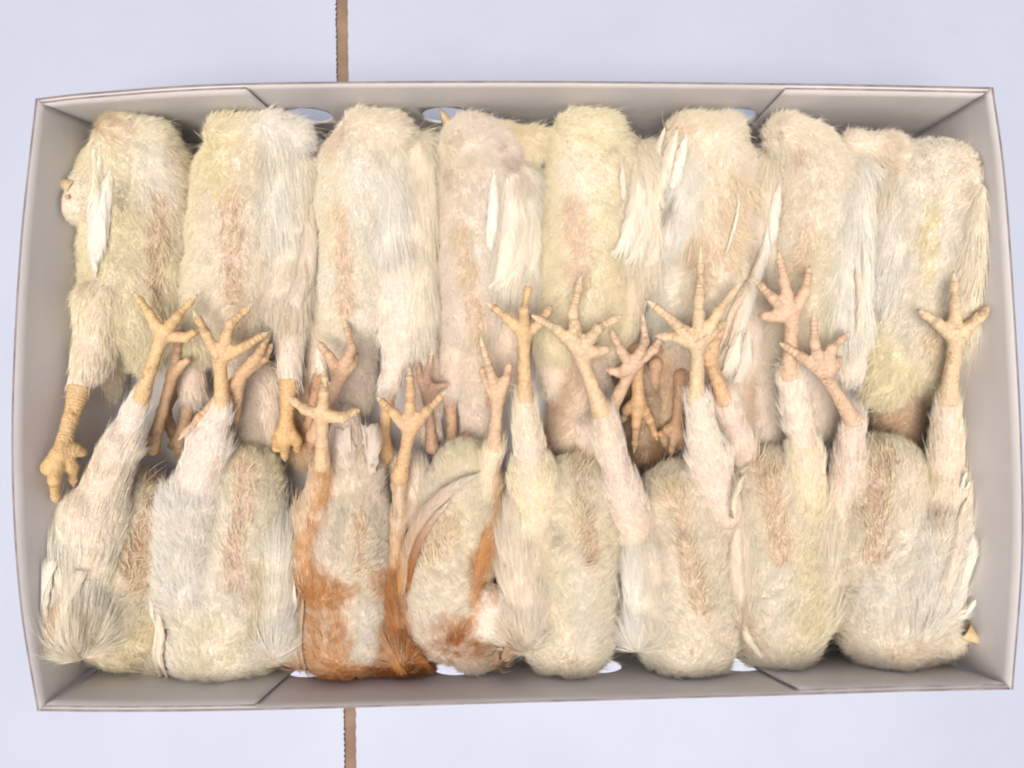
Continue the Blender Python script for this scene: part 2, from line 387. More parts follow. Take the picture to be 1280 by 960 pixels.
def build_foot(fd):
    pr = fd['prims']; h = .00078; k = .00115
    F, lo = build_field(pr, h, k, .003, lambda X: .00035 * vnoise(X, .0035, 5), clip=True)
    V, Q = surfnet(F, lo, h)
    W = weights(V, pr, .0009); K = W.argmax(1)
    kinds = np.array([{'s': 0, 't': 1, 'c': 2}[p['kind']] for p in pr])[K]
    along = np.zeros(len(V))
    for i, p in enumerate(pr):
        _, t = capsule(V, p['a'], p['b'], p['ra'], p['rb'], 1); along += W[:, i] * t * np.linalg.norm(p['b'] - p['a'])
    sawp = (along / .0021) % 1.0
    scute = np.where(kinds < 2, np.where(kinds == 1, 1.0, .7) * (1 - np.abs(sawp * 2 - 1) ** 3), .5)
    col = np.tile(fd['col'], (len(V), 1))
    groove = (1 - scute) * (kinds < 2)
    tipw = np.array([{'s': .10, 't': .10 + p['l0'] * 10, 'c': .15}[p['kind']] for p in pr])[K]; col = col * (1 - groove * tipw)[:, None]
    nv = vnoise(V, .006, 21); col *= (1 + .07 * nv)[:, None]
    rs = np.clip(vnoise(V, .011, 23) * .5, 0, .35)[:, None]; col = col * (1 - rs) + (PAL['pink'] * 1.02) * rs
    dirt = sstep(.50, .72, vnoise(V, .0014, 24) * .6 + vnoise(V, .009, 25) * .6)[:, None] * .4
    col = col * (1 - dirt) + srgb(120, 80, 45) * dirt
    cl = (kinds == 2)[:, None] * .75; col = col * (1 - cl) + srgb(246, 232, 200) * cl
    tipd = np.min([np.linalg.norm(V - p['b'], axis=1) + (0 if hash3(np.array([int(p['b'][0] * 1e5)]), np.array([3]), np.array([5]), 8)[0] < .4 else 1) for p in pr if p['kind'] == 'c'] or [np.ones(len(V))], axis=0); td = (1 - sstep(.0008, .003, tipd))[:, None] * .7; col = col * (1 - td) + srgb(95, 75, 60) * td
    return V, Q, col, scute

def wallclip(Pt):
    L, R, B, T = inner_limits(Pt)
    Pt[..., 0] = np.clip(Pt[..., 0], L - .001, R + .001); Pt[..., 1] = np.clip(Pt[..., 1], B - .0025, T + .0025); Pt[..., 2] = np.maximum(Pt[..., 2], .003)
    return Pt

GROUP = 'young chickens packed belly-up in two rows in the tray'
N_HAIR = 62000
def bird(label, body, feet=(), spots=(), feathers=(), heads=(), seed=0, hairs=N_HAIR):
    """body rows: (kind, colour, x0, y0, z0, r0, x1, y1, z1, r1[, flat])"""
    prims = []
    for q in body:
        kind, colr, x0, y0, z0, r0, x1, y1, z1, r1 = q[:10]
        if y0 < 232 and kind == 'T': y0, z0, r0 = max(y0, 205) + 11, z0 + 9, min(r0, 60)
        if y0 < 200 and kind == 'H': y0, y1, z0, z1 = max(y0, 166), max(y1, 166), 82, 80
        if kind == 'W': z0 += 7; z1 += 7
        if kind == 'L' and z1 > 55: r0 *= (.84 if r0 < 34 else .95); r1 *= .84 if r1 < 30 else .93
        if y0 > 765 and kind == 'T': z0, r0 = z0 + 10, r0 * .95
        if y0 > 765 and kind in 'WH': z0 += 8
        if y0 < 190 and kind == 'W': y0 = 190
        s0, s1 = sc_at(z0 / 1000) * .965, sc_at(z1 / 1000) * .965
        prims.append(dict(a=P(x0, y0, z0), b=P(x1, y1, z1), ra=r0 * s0, rb=r1 * s1, flat=q[10] if len(q) > 10 else 1.0, kind=kind, col=PAL[colr]))
    c = np.mean([p['a'] for p in prims[:2]] + [p['b'] for p in prims[:2]], 0)
    root = empty('young_chicken', (float(c[0]), float(c[1]), .0026)); tag(root, label, 'bird', GROUP)
    h = .0017
    F, lo = build_field(prims, h, .0028, .006, lambda X: .0016 * vnoise(X, .016, 40 + seed) + .0006 * vnoise(X, .0055, 60 + seed))
    V, Q = surfnet(F, lo, h)
    W = weights(V, prims, .0022)
    def colour(V, W, soft=True):
        col = W @ np.array([p['col'] for p in prims])
        n1 = vnoise(V, .030, 3 + seed)[:, None]; n2 = vnoise(V, .013, 9 + seed)[:, None]
        ty = np.clip(n1 * .7, 0, .35); col = col * (1 - ty) + PAL['lemon'] * ty * .5 + col * ty * .5
        tw = np.clip(n2 * .5, 0, .25); col = col * (1 - tw) + PAL['cream'] * tw
        bare = np.zeros(len(V))
        for s in spots:
            am = spot_amount(V, s); cc = PAL[s[5]]
            col = col * (1 - am[:, None]) + cc * am[:, None]
            if len(s) > 7 and s[7]: bare = np.maximum(bare, am)
        return col, bare
    colV, bareV = colour(V, W)
    nb = len(V); 
    isL = W @ np.array([1.0 if p['kind'] == 'L' else 0.0 for p in prims]); sk = np.clip(.20 + .36 * isL + .35 * bareV, 0, .85)[:, None]
    org = np.clip((colV[:, :1] / (colV[:, 2:] + .01) - 1.6) / 1.5, 0, 1)
    skc = colV * .86 * (1 - sk * (1 - org)) + PAL['skin'] * .95 * sk * (1 - org)
    Vs, Qs, Cs, Ss = [V], [Q], [skc], [np.full(nb, .5)]; off = nb
    for f in feet:
        v, q, cc, ss = build_foot(f); Vs.append(v); Qs.append(q + off); Cs.append(cc); Ss.append(ss); off += len(v)
    bo = mesh_obj('body', np.concatenate(Vs), np.concatenate(Qs), M_skin, root)
    set_col(bo.data, np.concatenate(Cs)); set_f(bo.data, np.concatenate(Ss), 'scute')
    # ---- down: strands of hair grown from the body's surface
    vn = np.zeros(len(bo.data.vertices) * 3, np.float32); bo.data.vertex_normals.foreach_get('vector', vn); vn = vn.reshape(-1, 3)[:nb]
    tri = np.concatenate([Q[:, [0, 1, 2]], Q[:, [0, 2, 3]]])
    A = V[tri[:, 0]]; e1 = V[tri[:, 1]] - A; e2 = V[tri[:, 2]] - A; cr = np.cross(e1, e2); ar = np.linalg.norm(cr, axis=1) * .5
    nz = vn[tri].mean(1)[:, 2]; dn = W @ np.array([KIND[p['kind']][3] for p in prims])
    pw = ar * (nz > -.35) * dn[tri[:, 0]] * (1 - .60 * bareV[tri[:, 0]]) * np.clip(.85 + .5 * vnoise(A, .006, 50 + seed) + .3 * vnoise(A, .014, 52 + seed), .25, 1.6); pw /= pw.sum()
    T = rng.choice(len(tri), hairs, p=pw); r1, r2 = rng.random(hairs), rng.random(hairs); fl = r1 + r2 > 1; r1[fl], r2[fl] = 1 - r1[fl], 1 - r2[fl]
    R0 = A[T] + e1[T] * r1[:, None] + e2[T] * r2[:, None]; N = vn[tri[T, 0]] * (1 - r1 - r2)[:, None] + vn[tri[T, 1]] * r1[:, None] + vn[tri[T, 2]] * r2[:, None]
    N /= np.linalg.norm(N, axis=1, keepdims=True) + 1e-9
    # hairs rooted deep inside feet are harmless; colour and style per strand
    Wh = weights(R0, prims, .0022)
    col, bare = colour(R0, Wh)
    K = np.array([KIND[p['kind']] for p in prims]); st = Wh @ K
    ln, lift, wd = st[:, 0], st[:, 1], st[:, 2]
    ax_ = []
    for p in prims:
        d = p['b'] - p['a']; ax_.append(d / (np.linalg.norm(d) + 1e-9))
    D = Wh @ np.array(ax_)
    # down on the breast fans a little outwards from the keel
    nzv = np.stack([vnoise(R0, .022, 70 + seed), vnoise(R0, .022, 80 + seed), vnoise(R0, .022, 90 + seed) * .3], 1)
    nzf = np.stack([vnoise(R0, .006, 71 + seed), vnoise(R0, .006, 81 + seed), vnoise(R0, .006, 95 + seed) * .3], 1)
    loose = np.clip(lift / .6, .12, 1)[:, None]
    D = D + (nzv * .8 + nzf * .8) * loose + N * np.array([1, 1, 0]) * .25 * loose
    D = D - N * (D * N).sum(1, keepdims=True); D /= np.linalg.norm(D, axis=1, keepdims=True) + 1e-9
    # clumps: every strand leans to the tip of the nearest jittered cell centre
    cs = .0031; cell = np.floor(R0 / cs).astype(np.int64); best = np.full(hairs, 1e9); cen = np.zeros((hairs, 3))
    for dx in (-1, 0, 1):
        for dy in (-1, 0, 1):
            for dz in (-1, 0, 1):
                q = cell + np.array([dx, dy, dz]); g = np.stack([hash3(q[:, 0], q[:, 1], q[:, 2], 100 + i + seed) for i in range(3)], 1)
                c3 = (q + g) * cs; dd = ((c3 - R0) ** 2).sum(1); m = dd < best; best[m] = dd[m]; cen[m] = c3[m]
    cid = hash3(*(np.floor(cen * 1e5).astype(np.int64).T), 7)
    ln = ln * np.where(rng.random(hairs) < .035, 1.9, 1.0) * (.6 + .8 * rng.random(hairs)) * (.75 + .5 * cid) * (1 - .3 * bare)
    isLh = Wh @ np.array([1.0 if p['kind'] == 'L' else 0.0 for p in prims])
    pin = ((bare > .25) & (bare < .8) & (rng.random(hairs) < .20)) | ((bare >= .8) & (rng.random(hairs) < .08)) | ((isLh > .6) & (rng.random(hairs) < .05)); ln = np.where(pin & (isLh < .5), ln * 1.8, ln)
    li = lift * (.5 + 1.0 * rng.random(hairs)) * (1 - .25 * bare) + (cid - .5) * .2 * loose[:, 0]
    dirv = D + N * li[:, None] + (rng.random((hairs, 3)) - .5) * (.10 + .90 * loose)
    dirv /= np.linalg.norm(dirv, axis=1, keepdims=True)
    off_c = cen - R0; off_c -= N * (off_c * N).sum(1, keepdims=True)
    cl = (.95 * (.3 + .7 * rng.random(hairs)))[:, None]
    pts = []
    NP = 4
    for k in range(NP):
        s = k / (NP - 1)
        p_ = R0 - N * .0004 + dirv * (ln * s)[:, None] + off_c * cl * (s ** 1.5) - N * (ln * np.minimum(li, 1) * .30 * s * s)[:, None] + np.array([0, 0, -1]) * (ln * .12 * s * s)[:, None]
        pts.append(p_)
    pts = np.stack(pts, 1)
    fb = []; hmap = height_map(V)
    for fe in feathers:
        nb_ = int(260 + 22 * fe[1]); pl = crv([P(*p) for p in fe[0]], 24); L_ = np.linalg.norm(np.diff(pl, axis=0), axis=1).sum()
        u = rng.random(nb_) ** .9; fi = u * 22.9; i0 = fi.astype(int); fr_ = (fi - i0)[:, None]
        root_ = pl[i0] * (1 - fr_) + pl[i0 + 1] * fr_; d = pl[i0 + 1] - pl[i0]; d /= np.linalg.norm(d, axis=1, keepdims=True)
        side = np.cross(d, [0, 0, 1.0]); side /= np.linalg.norm(side, axis=1, keepdims=True); sgn = np.where(rng.random(nb_) < .5, -1, 1)[:, None]
        wv = (fe[1] * .5 * sc_at(pl[0][2]) * np.clip(u / .2 + .3, 0, 1) * np.clip(1 - np.clip((u - .5) / .5, 0, 1) ** 2.2, .12, 1) * (.5 + .65 * rng.random(nb_)))[:, None]
        ll = np.minimum(wv * 3.4, (1 - u[:, None]) * L_ + .003); rootz = np.array([0, 0, 1.0]) * (.0004 + .0006 * rng.random(nb_))[:, None]; seq = []
        for k in range(NP):
            q = k / (NP - 1); seq.append(root_ + rootz + side * sgn * wv * (q ** .75) + d * ll * q - np.array([0, 0, 1.0]) * wv * .30 * q * q)
        cf = PAL[fe[2]][None] * (1 - u[:, None] ** 2) + PAL[fe[3] if len(fe) > 3 else fe[2]][None] * u[:, None] ** 2
        sq = np.stack(seq, 1); sq = hmap(sq, (-.0008 + .0041 * np.clip(u / .4, 0, 1) - .0008 * np.clip((u - .8) / .2, 0, 1))[:, None]) + np.array([0, 0, .0006]) * rng.random((len(sq), 1, 1)); fb.append((sq, cf))
    if fb:
        pts = np.concatenate([pts] + [f_[0] for f_ in fb]); nf = sum(len(f_[0]) for f_ in fb); cf = np.concatenate([f_[1] for f_ in fb])
    else: nf = 0
    pts = wallclip(pts).astype(np.float32)
    hc = bpy.data.hair_curves.new('down'); hc.add_curves([NP] * (hairs + nf))
    hc.attributes['position'].data.foreach_set('vector', (pts - np.array(root.location, np.float32)).ravel())
    base_r = .000102 * wd * (.7 + .6 * rng.random(hairs)) * (1 + .3 * bare) * np.where(pin, np.where(isLh > .5, 1.9, 2.6), 1.0)
    if nf: base_r = np.concatenate([base_r, .00011 * (.7 + .6 * rng.random(nf))])
    rad = base_r[:, None] * np.array([1.0, .95, .7, .25])[None]
    ra = hc.attributes.get('radius') or hc.attributes.new('radius', 'FLOAT', 'POINT'); ra.data.foreach_set('value', rad.astype(np.float32).ravel())
    lum = 1 + .14 * (rng.random(hairs) - .5) + .10 * (cid - .5)
    stray = (rng.random(hairs) < .03)
    col = col * lum[:, None]; col[stray] = col[stray] * .35 + PAL['straw'] * .65
    bt = pin | ((bare > .4) & (rng.random(hairs) < .2)); col[bt] = col[bt] * .4 + PAL['straw'] * .6
    dirt = (vnoise(R0, .0022, 33 + seed) + .35 * vnoise(R0, .02, 34 + seed) > .86) & (rng.random(hairs) < .8); col[dirt] = col[dirt] * .6 + PAL['brown'] * .4
    if nf: col = np.concatenate([col, cf * (1 + .12 * (rng.random((nf, 1)) - .5))])
    c4 = np.ones((hairs + nf, 4), np.float32); c4[:, :3] = np.clip(col, 0, .95)
    ca = hc.attributes.new('Col', 'FLOAT_COLOR', 'CURVE'); ca.data.foreach_set('color', c4.ravel())
    hc.materials.append(M_down)
    ho = bpy.data.objects.new('down', hc); C.objects.link(ho); ho.parent = root; ho['kind'] = 'stuff'
    for f in feathers: feather(root, hmap, *f)
    for f in heads: f(root)
    return root

def height_map(V):
    lo = V[:, :2].min(0) - .03; n = (np.ceil((V[:, :2].max(0) - lo + .03) / .003)).astype(int) + 1
    Hm = np.full(tuple(n), -1.0); i = ((V[:, :2] - lo) / .003).astype(int); np.maximum.at(Hm, (i[:, 0], i[:, 1]), V[:, 2])
    for _ in range(2):
        Pd = np.pad(Hm, 1, constant_values=-1); st = np.stack([Pd[a:a + n[0], b_:b_ + n[1]] for a in range(3) for b_ in range(3)])
        m = st > 0; Hm = np.where(m.sum(0) >= 3, (st * m).sum(0) / np.maximum(m.sum(0), 1), Hm)
    def f(Pt, off):
        i = np.clip(((Pt[..., :2] - lo) / .003), 0, np.array(n) - 2); k = i.astype(int); t = i - k
        g = lambda a, b_: Hm[k[..., 0] + a, k[..., 1] + b_]
        h4 = np.stack([g(0, 0), g(1, 0), g(0, 1), g(1, 1)]); ok = (h4 > 0).all(0)
        h = g(0, 0) * (1 - t[..., 0]) * (1 - t[..., 1]) + g(1, 0) * t[..., 0] * (1 - t[..., 1]) + g(0, 1) * (1 - t[..., 0]) * t[..., 1] + g(1, 1) * t[..., 0] * t[..., 1]
        z = Pt[..., 2]; Pt[..., 2] = np.where(ok, np.clip(h + off, z - .014, z + .02), z); return Pt
    return f
def feather(root, conf, pts, width, colr, tipc=None, droop=.12, z_up=0, seed=0):
    """vane along pts (px, py, zmm), width in px at its widest, thin but solid, with a raised shaft"""
    n, m = 16, 7
    pl = crv([P(*p) for p in pts], n); V = []; S = []; Cc = []
    c0 = PAL[colr]; c1 = PAL[tipc or colr]; r0 = random.random() * 9
    s = sc_at(pl[0][2])
    for layer in (1, -1):
        for i in range(n):
            u = i / (n - 1); d = pl[min(i + 1, n - 1)] - pl[max(i - 1, 0)]; d /= np.linalg.norm(d) + 1e-9
            side = np.cross(d, [0, 0, 1]); side /= np.linalg.norm(side) + 1e-9
            w = width * .56 * s * (min(1, (u / .35 + .10)) * max(0, 1 - max(0, (u - .5) / .5) ** 2.4) ** .8 + .03)
            for j in range(m):
                v = j / (m - 1) * 2 - 1
                jag = (1 + .10 * math.sin(i * 2.3 + r0 + j)) if abs(v) == 1 else 1
                p = pl[i] + side * w * v * jag - np.array([0, 0, 1]) * (w * droop * v * v - .0007 * v) + np.array([0, 0, 1]) * (.00035 if j == m // 2 else 0)
                p = p + np.array([0, 0, 1]) * (.00012 * layer); V.append(p)
                S.append(.5 + .5 * math.sin((u * 40 - abs(v) * 6) * 1.0)); 
                cc = c0 * (1 - u * u) + c1 * u * u; cc = cc * (1.0 if j != m // 2 else 1.06) * (1 + .05 * math.sin(i * 1.7 + r0)); Cc.append(np.clip(cc * np.array([.90, .885, .86]), 0, .93))
    V = np.array(V); lay = np.repeat([1.0, -1.0], n * m); rel = V[:, 2] - np.tile(np.repeat(pl[:, 2], m), 2); V[:, 2] -= rel; uu = np.tile(np.repeat(np.arange(n) / (n - 1), m), 2); V = conf(V, -.0012 + .0040 * np.clip(uu / .4, 0, 1) - .0008 * np.clip((uu - .8) / .2, 0, 1)); V[:, 2] += rel
    Q = []; N = n * m; ix = lambda l, i, j: l * N + i * m + j
    for i in range(n - 1):
        for j in range(m - 1):
            Q.append((ix(0, i, j), ix(0, i + 1, j), ix(0, i + 1, j + 1), ix(0, i, j + 1)))
            Q.append((ix(1, i, j), ix(1, i, j + 1), ix(1, i + 1, j + 1), ix(1, i + 1, j)))
        for j in (0, m - 1): Q.append((ix(0, i, j), ix(1, i, j), ix(1, i + 1, j), ix(0, i + 1, j)))
    for i in (0, n - 1):
        for j in range(m - 1): Q.append((ix(0, i, j), ix(0, i, j + 1), ix(1, i, j + 1), ix(1, i, j)))
    o = mesh_obj('feather', wallclip(np.array(V)), Q, M_feather, root)
    set_col(o.data, np.array(Cc)); set_f(o.data, S, 'scute')
    return o

def beak(tipxyz, basexyz, r=9, col=None):
    def f(root):
        a, b = P(*basexyz), P(*tipxyz); s = sc_at(basexyz[2] / 1000); n = 12; V = []; Q = []
        d = (b - a); L = np.linalg.norm(d); d /= L; side = np.cross(d, [0, 0, 1]); side /= np.linalg.norm(side); up = np.cross(side, d)
        for half, sg, ll, rr in ((0, 1, 1.0, 1.0), (1, -1, .86, .8)):      # upper and lower mandible
            base = len(V); n1 = 8
            for i in range(n1):
                u = i / (n1 - 1); rad = r * s * rr * (1 - u ** 1.35) + .0002
                cpos = a + d * L * ll * u + up * (sg * .0004 - sg * .0 - (.0016 * u * u if sg > 0 else 0))
                for k in range(n):
                    th = 2 * math.pi * k / n; y = math.sin(th); y = max(y, 0) if sg > 0 else min(y, 0)
                    V.append(cpos + side * rad * math.cos(th) * .9 + up * rad * y * (.85 if sg > 0 else .5))
            for i in range(n1 - 1):
                for k in range(n):
                    Q.append((base + i * n + k, base + i * n + (k + 1) % n, base + (i + 1) * n + (k + 1) % n, base + (i + 1) * n + k))
        mesh_obj('beak', V, Q, M_beak, root)
    return f
def eye(xyz, r=5):
    def f(root):
        bm = bmesh.new(); bmesh.ops.create_uvsphere(bm, u_segments=14, v_segments=10, radius=r * sc_at(xyz[2] / 1000))
        for v in bm.verts: v.co.z *= .5
        bm.normal_update(); me = bpy.data.meshes.new('eye'); bm.to_mesh(me); bm.free(); me.materials.append(M_eye)
        for p in me.polygons: p.use_smooth = True
        o = bpy.data.objects.new('eye', me); C.objects.link(o); o.parent = root; p = P(*xyz); o.location = Vector(p) - root.location
    return f

# ------------------------------------------------------------------ the birds of the upper row (legs point down the picture)
T1 = bird('pale yellow chicken in the top left corner, closed-eyed head beside the wall',
    [('T', 'yellow', 172, 200, 52, 62, 165, 395, 46, 66), ('T', 'cream', 195, 190, 56, 44, 205, 360, 46, 40),
     ('H', 'yellow', 150, 170, 62, 26, 190, 176, 56, 26), ('L', 'yellow', 130, 380, 72, 38, 115, 448, 78, 26), ('L', 'cream', 115, 448, 78, 25, 101, 486, 80, 17),
     ('L', 'cream', 150, 420, 36, 22, 138, 480, 34, 15), ('H', 'yellow', 120, 215, 66, 26, 104, 262, 62, 20), ('F', 'cream', 100, 240, 78, 24, 95, 256, 80, 23), ('G', 'yellow', 212, 335, 58, 30, 180, 440, 50, 24)],
    [foot((100, 486, 80), (76, 566, 94), [(58, 608, 84, 58, 585, 99), (70, 634, 84, 68, 600, 102), (92, 608, 78, 90, 585, 92), (107, 568, 84, 95, 562, 90)], 1.4, (232, 198, 140)),
     foot((138, 478, 34), (124, 555, 20), [(112, 590, 8), (128, 596, 8)], 1.0, (214, 176, 125))],
    [(188, 200, 198, 250, 20, 'white', .7), (200, 250, 196, 352, 16, 'pink', .8, 1), (196, 365, 196, 392, 11, 'brown', .6, 1), (238, 190, 240, 262, 15, 'gold', .6), (132, 150, 152, 168, 16, 'tan', .55), (175, 170, 190, 240, 30, 'white', .5), (150, 230, 152, 262, 9, 'dark', .3)],
    [([(116, 178, 92), (106, 240, 104), (107, 300, 98), (113, 345, 96)], 15, 'white'), ([(126, 180, 92), (116, 240, 98), (117, 300, 94), (116, 330, 92)], 11, 'ivory'),
     ([(146, 205, 86), (134, 262, 86), (131, 300, 84), (128, 330, 82)], 17, 'white'), ([(122, 190, 86), (125, 230, 86), (118, 262, 84)], 10, 'yellow')],
    [beak((70, 223, 86), (92, 236, 86), 12), eye((84, 246, 93), 3.0)], 1)
T2 = bird('chicken with a broad white wing, second from the left in the top row',
    [('T', 'pinkish', 300, 430, 34, 34, 315, 540, 30, 26), ('L', 'pinkish', 330, 470, 34, 22, 338, 560, 28, 18), ('T', 'cream', 318, 190, 54, 60, 295, 370, 48, 62), ('T', 'yellow', 290, 210, 52, 46, 272, 385, 48, 44), ('H', 'yellow', 280, 168, 46, 24, 320, 168, 46, 24),
     ('W', 'white', 345, 165, 66, 38, 350, 285, 66, 28), ('H', 'white', 345, 166, 66, 26, 368, 172, 66, 22), ('W', 'warm', 383, 215, 56, 22, 362, 372, 66, 26), ('L', 'white', 364, 375, 64, 25, 361, 470, 62, 17),
     ('L', 'pinkish', 236, 430, 40, 23, 240, 490, 36, 16), ('G', 'yellow', 262, 340, 56, 30, 246, 430, 48, 24)],
    [foot((361, 478, 62), (358, 535, 54), [(345, 566, 44, 346, 550, 54), (357, 578, 42, 356, 556, 54), (373, 566, 44, 371, 550, 52)], 1.25, (232, 196, 138)),
     foot((240, 490, 36), (226, 545, 26), [(222, 575, 14), (212, 560, 14)], 1.0, (205, 175, 140)), foot((228, 470, 32), (206, 515, 26), [(216, 550, 16), (222, 556, 16)], .9, (205, 175, 140))],
    [(290, 250, 293, 365, 16, 'pink', .85, 1), (298, 370, 300, 400, 12, 'tan', .5, 1), (270, 190, 275, 230, 22, 'lemon', .6), (352, 210, 348, 300, 22, 'white', .9), (330, 145, 350, 170, 26, 'white', .7)],
    [([(384, 240, 82), (384, 320, 82), (372, 370, 84), (358, 415, 84)], 18, 'warm')], seed=2)
T3 = bird('chicken with a fluffy white thigh hanging down, third in the top row',
    [('T', 'tan', 380, 470, 24, 24, 384, 565, 18, 20), ('T', 'pinkish', 440, 420, 34, 34, 440, 500, 26, 24), ('L', 'pinkish', 530, 430, 36, 22, 535, 540, 26, 16), ('T', 'ivory', 455, 185, 58, 56, 440, 380, 50, 52), ('H', 'cream', 455, 166, 62, 28, 488, 168, 60, 28), ('W', 'white', 483, 180, 70, 24, 488, 300, 70, 22),  # low tan lobe fills the gap between rows; its tan paints in shade
     ('W', 'cream', 522, 195, 58, 26, 522, 400, 56, 22), ('L', 'white', 508, 330, 60, 36, 505, 420, 62, 30), ('L', 'white', 505, 420, 62, 27, 489, 478, 62, 17), ('L', 'pinkish', 403, 400, 44, 20, 398, 462, 40, 13), ('G', 'cream', 412, 320, 54, 24, 404, 400, 48, 20)],
    [foot((400, 470, 44), (386, 530, 34), [(372, 565, 24), (388, 575, 22), (402, 566, 24)], .95, (212, 172, 135)), foot((488, 484, 60), (479, 548, 48), [(470, 590, 34), (482, 596, 34), (494, 586, 34)], 1.05, (222, 186, 135))],
    [(450, 220, 452, 300, 22, 'white', .6), (425, 268, 433, 385, 14, 'pink', .75, 1), (420, 165, 412, 190, 13, 'tan', .5), (412, 200, 410, 300, 16, 'yellow', .6), (484, 230, 488, 320, 16, 'white', .9)],
    [([(394, 425, 60), (397, 455, 58), (404, 482, 54)], 12, 'ivory')], seed=3)
T4 = bird('pinkish-white chicken fourth in the top row, beak tip before a wall hole',
    [('T', 'pinkish', 600, 430, 32, 32, 600, 530, 24, 24), ('T', 'pinkish', 598, 215, 54, 48, 590, 395, 46, 44), ('H', 'pinkish', 590, 180, 58, 34, 618, 190, 56, 34), ('W', 'ivory', 640, 230, 60, 32, 640, 350, 56, 28),
     ('W', 'pinkish', 655, 250, 50, 20, 655, 350, 48, 22), ('H', 'yellow', 580, 178, 50, 22, 585, 190, 50, 24), ('L', 'pinkish', 575, 420, 40, 24, 562, 485, 34, 17), ('L', 'pinkish', 640, 370, 48, 26, 632, 470, 40, 18)],
    [foot((612, 500, 36), (585, 545, 30), [(560, 560, 22), (575, 585, 20), (596, 580, 20)], .95, (212, 176, 146)), foot((562, 490, 34), (566, 545, 24), [(560, 580, 12), (574, 580, 12)], .95, (210, 176, 146))],
    [(600, 270, 600, 330, 26, 'white', .6), (578, 290, 596, 415, 13, 'pink', .55, 1), (565, 215, 568, 235, 8, 'brown', .35), (640, 300, 640, 350, 22, 'cream', .5), (626, 195, 650, 215, 7, 'brown', .3)],
    [([(618, 212, 86), (616, 262, 86), (612, 310, 84)], 13, 'white'), ([(634, 220, 86), (640, 275, 86), (628, 340, 84), (612, 358, 82)], 22, 'ivory'),
     ([(650, 230, 80), (658, 290, 80), (642, 345, 80), (618, 362, 80)], 20, 'cream'), ([(660, 235, 72), (668, 290, 72), (664, 340, 70)], 18, 'ivory')],
    [beak((549, 134, 62), (562, 158, 56), 9)], 4)
T5 = bird('pale yellow chicken with a pink breast stripe, fifth in the top row',
    [('T', 'brown', 800, 470, 24, 28, 806, 560, 18, 24), ('T', 'tan', 720, 450, 30, 34, 715, 560, 22, 28), ('L', 'pinkish', 745, 440, 40, 22, 712, 550, 30, 16), ('T', 'yellow', 740, 195, 56, 60, 732, 390, 48, 60), ('T', 'cream', 735, 165, 58, 40, 750, 230, 56, 46), ('W', 'cream', 798, 205, 60, 28, 795, 320, 62, 30), ('H', 'yellow', 630, 176, 40, 20, 672, 180, 42, 20), ('H', 'yellow', 722, 166, 50, 28, 752, 166, 50, 28),  # low brown lobe is gap filling, coloured dark to stand in for shade
     ('L', 'cream', 785, 350, 58, 32, 770, 430, 52, 22), ('L', 'pinkish', 692, 410, 42, 28, 694, 480, 34, 18), ('L', 'pinkish', 742, 440, 34, 24, 738, 500, 30, 17), ('G', 'yellow', 700, 335, 58, 28, 698, 430, 48, 26)],
    [foot((735, 500, 40), (742, 550, 34), [(724, 580, 26), (744, 590, 24), (760, 578, 26)], .95, (212, 176, 142)), foot((795, 440, 60), (798, 500, 52), [(792, 568, 30, 795, 530, 46), (822, 552, 30, 812, 525, 42), (776, 530, 30, 784, 512, 44)], 1.1, (222, 188, 142)),
     foot((694, 485, 34), (688, 545, 22), [(680, 575, 10), (696, 575, 10)], .95, (210, 174, 140))],
    [(722, 205, 724, 250, 22, 'white', .6), (720, 258, 726, 345, 17, 'pink', .9, 1), (738, 235, 736, 300, 4, 'white', .6, 0), (690, 300, 705, 420, 26, 'straw', .3), (672, 210, 676, 270, 13, 'gold', .6), (640, 170, 668, 178, 16, 'gold', .45), (770, 320, 760, 370, 20, 'gold', .25)],
    [([(795, 190, 90), (800, 245, 90), (784, 300, 90), (765, 318, 88)], 24, 'ivory'), ([(808, 200, 84), (813, 260, 84), (800, 310, 86), (782, 330, 84)], 22, 'cream'), ([(818, 215, 74), (822, 275, 74), (812, 330, 78), (800, 352, 78)], 20, 'cream'),
     ([(777, 190, 92), (778, 225, 92), (780, 250, 91)], 8, 'warm')], seed=5)
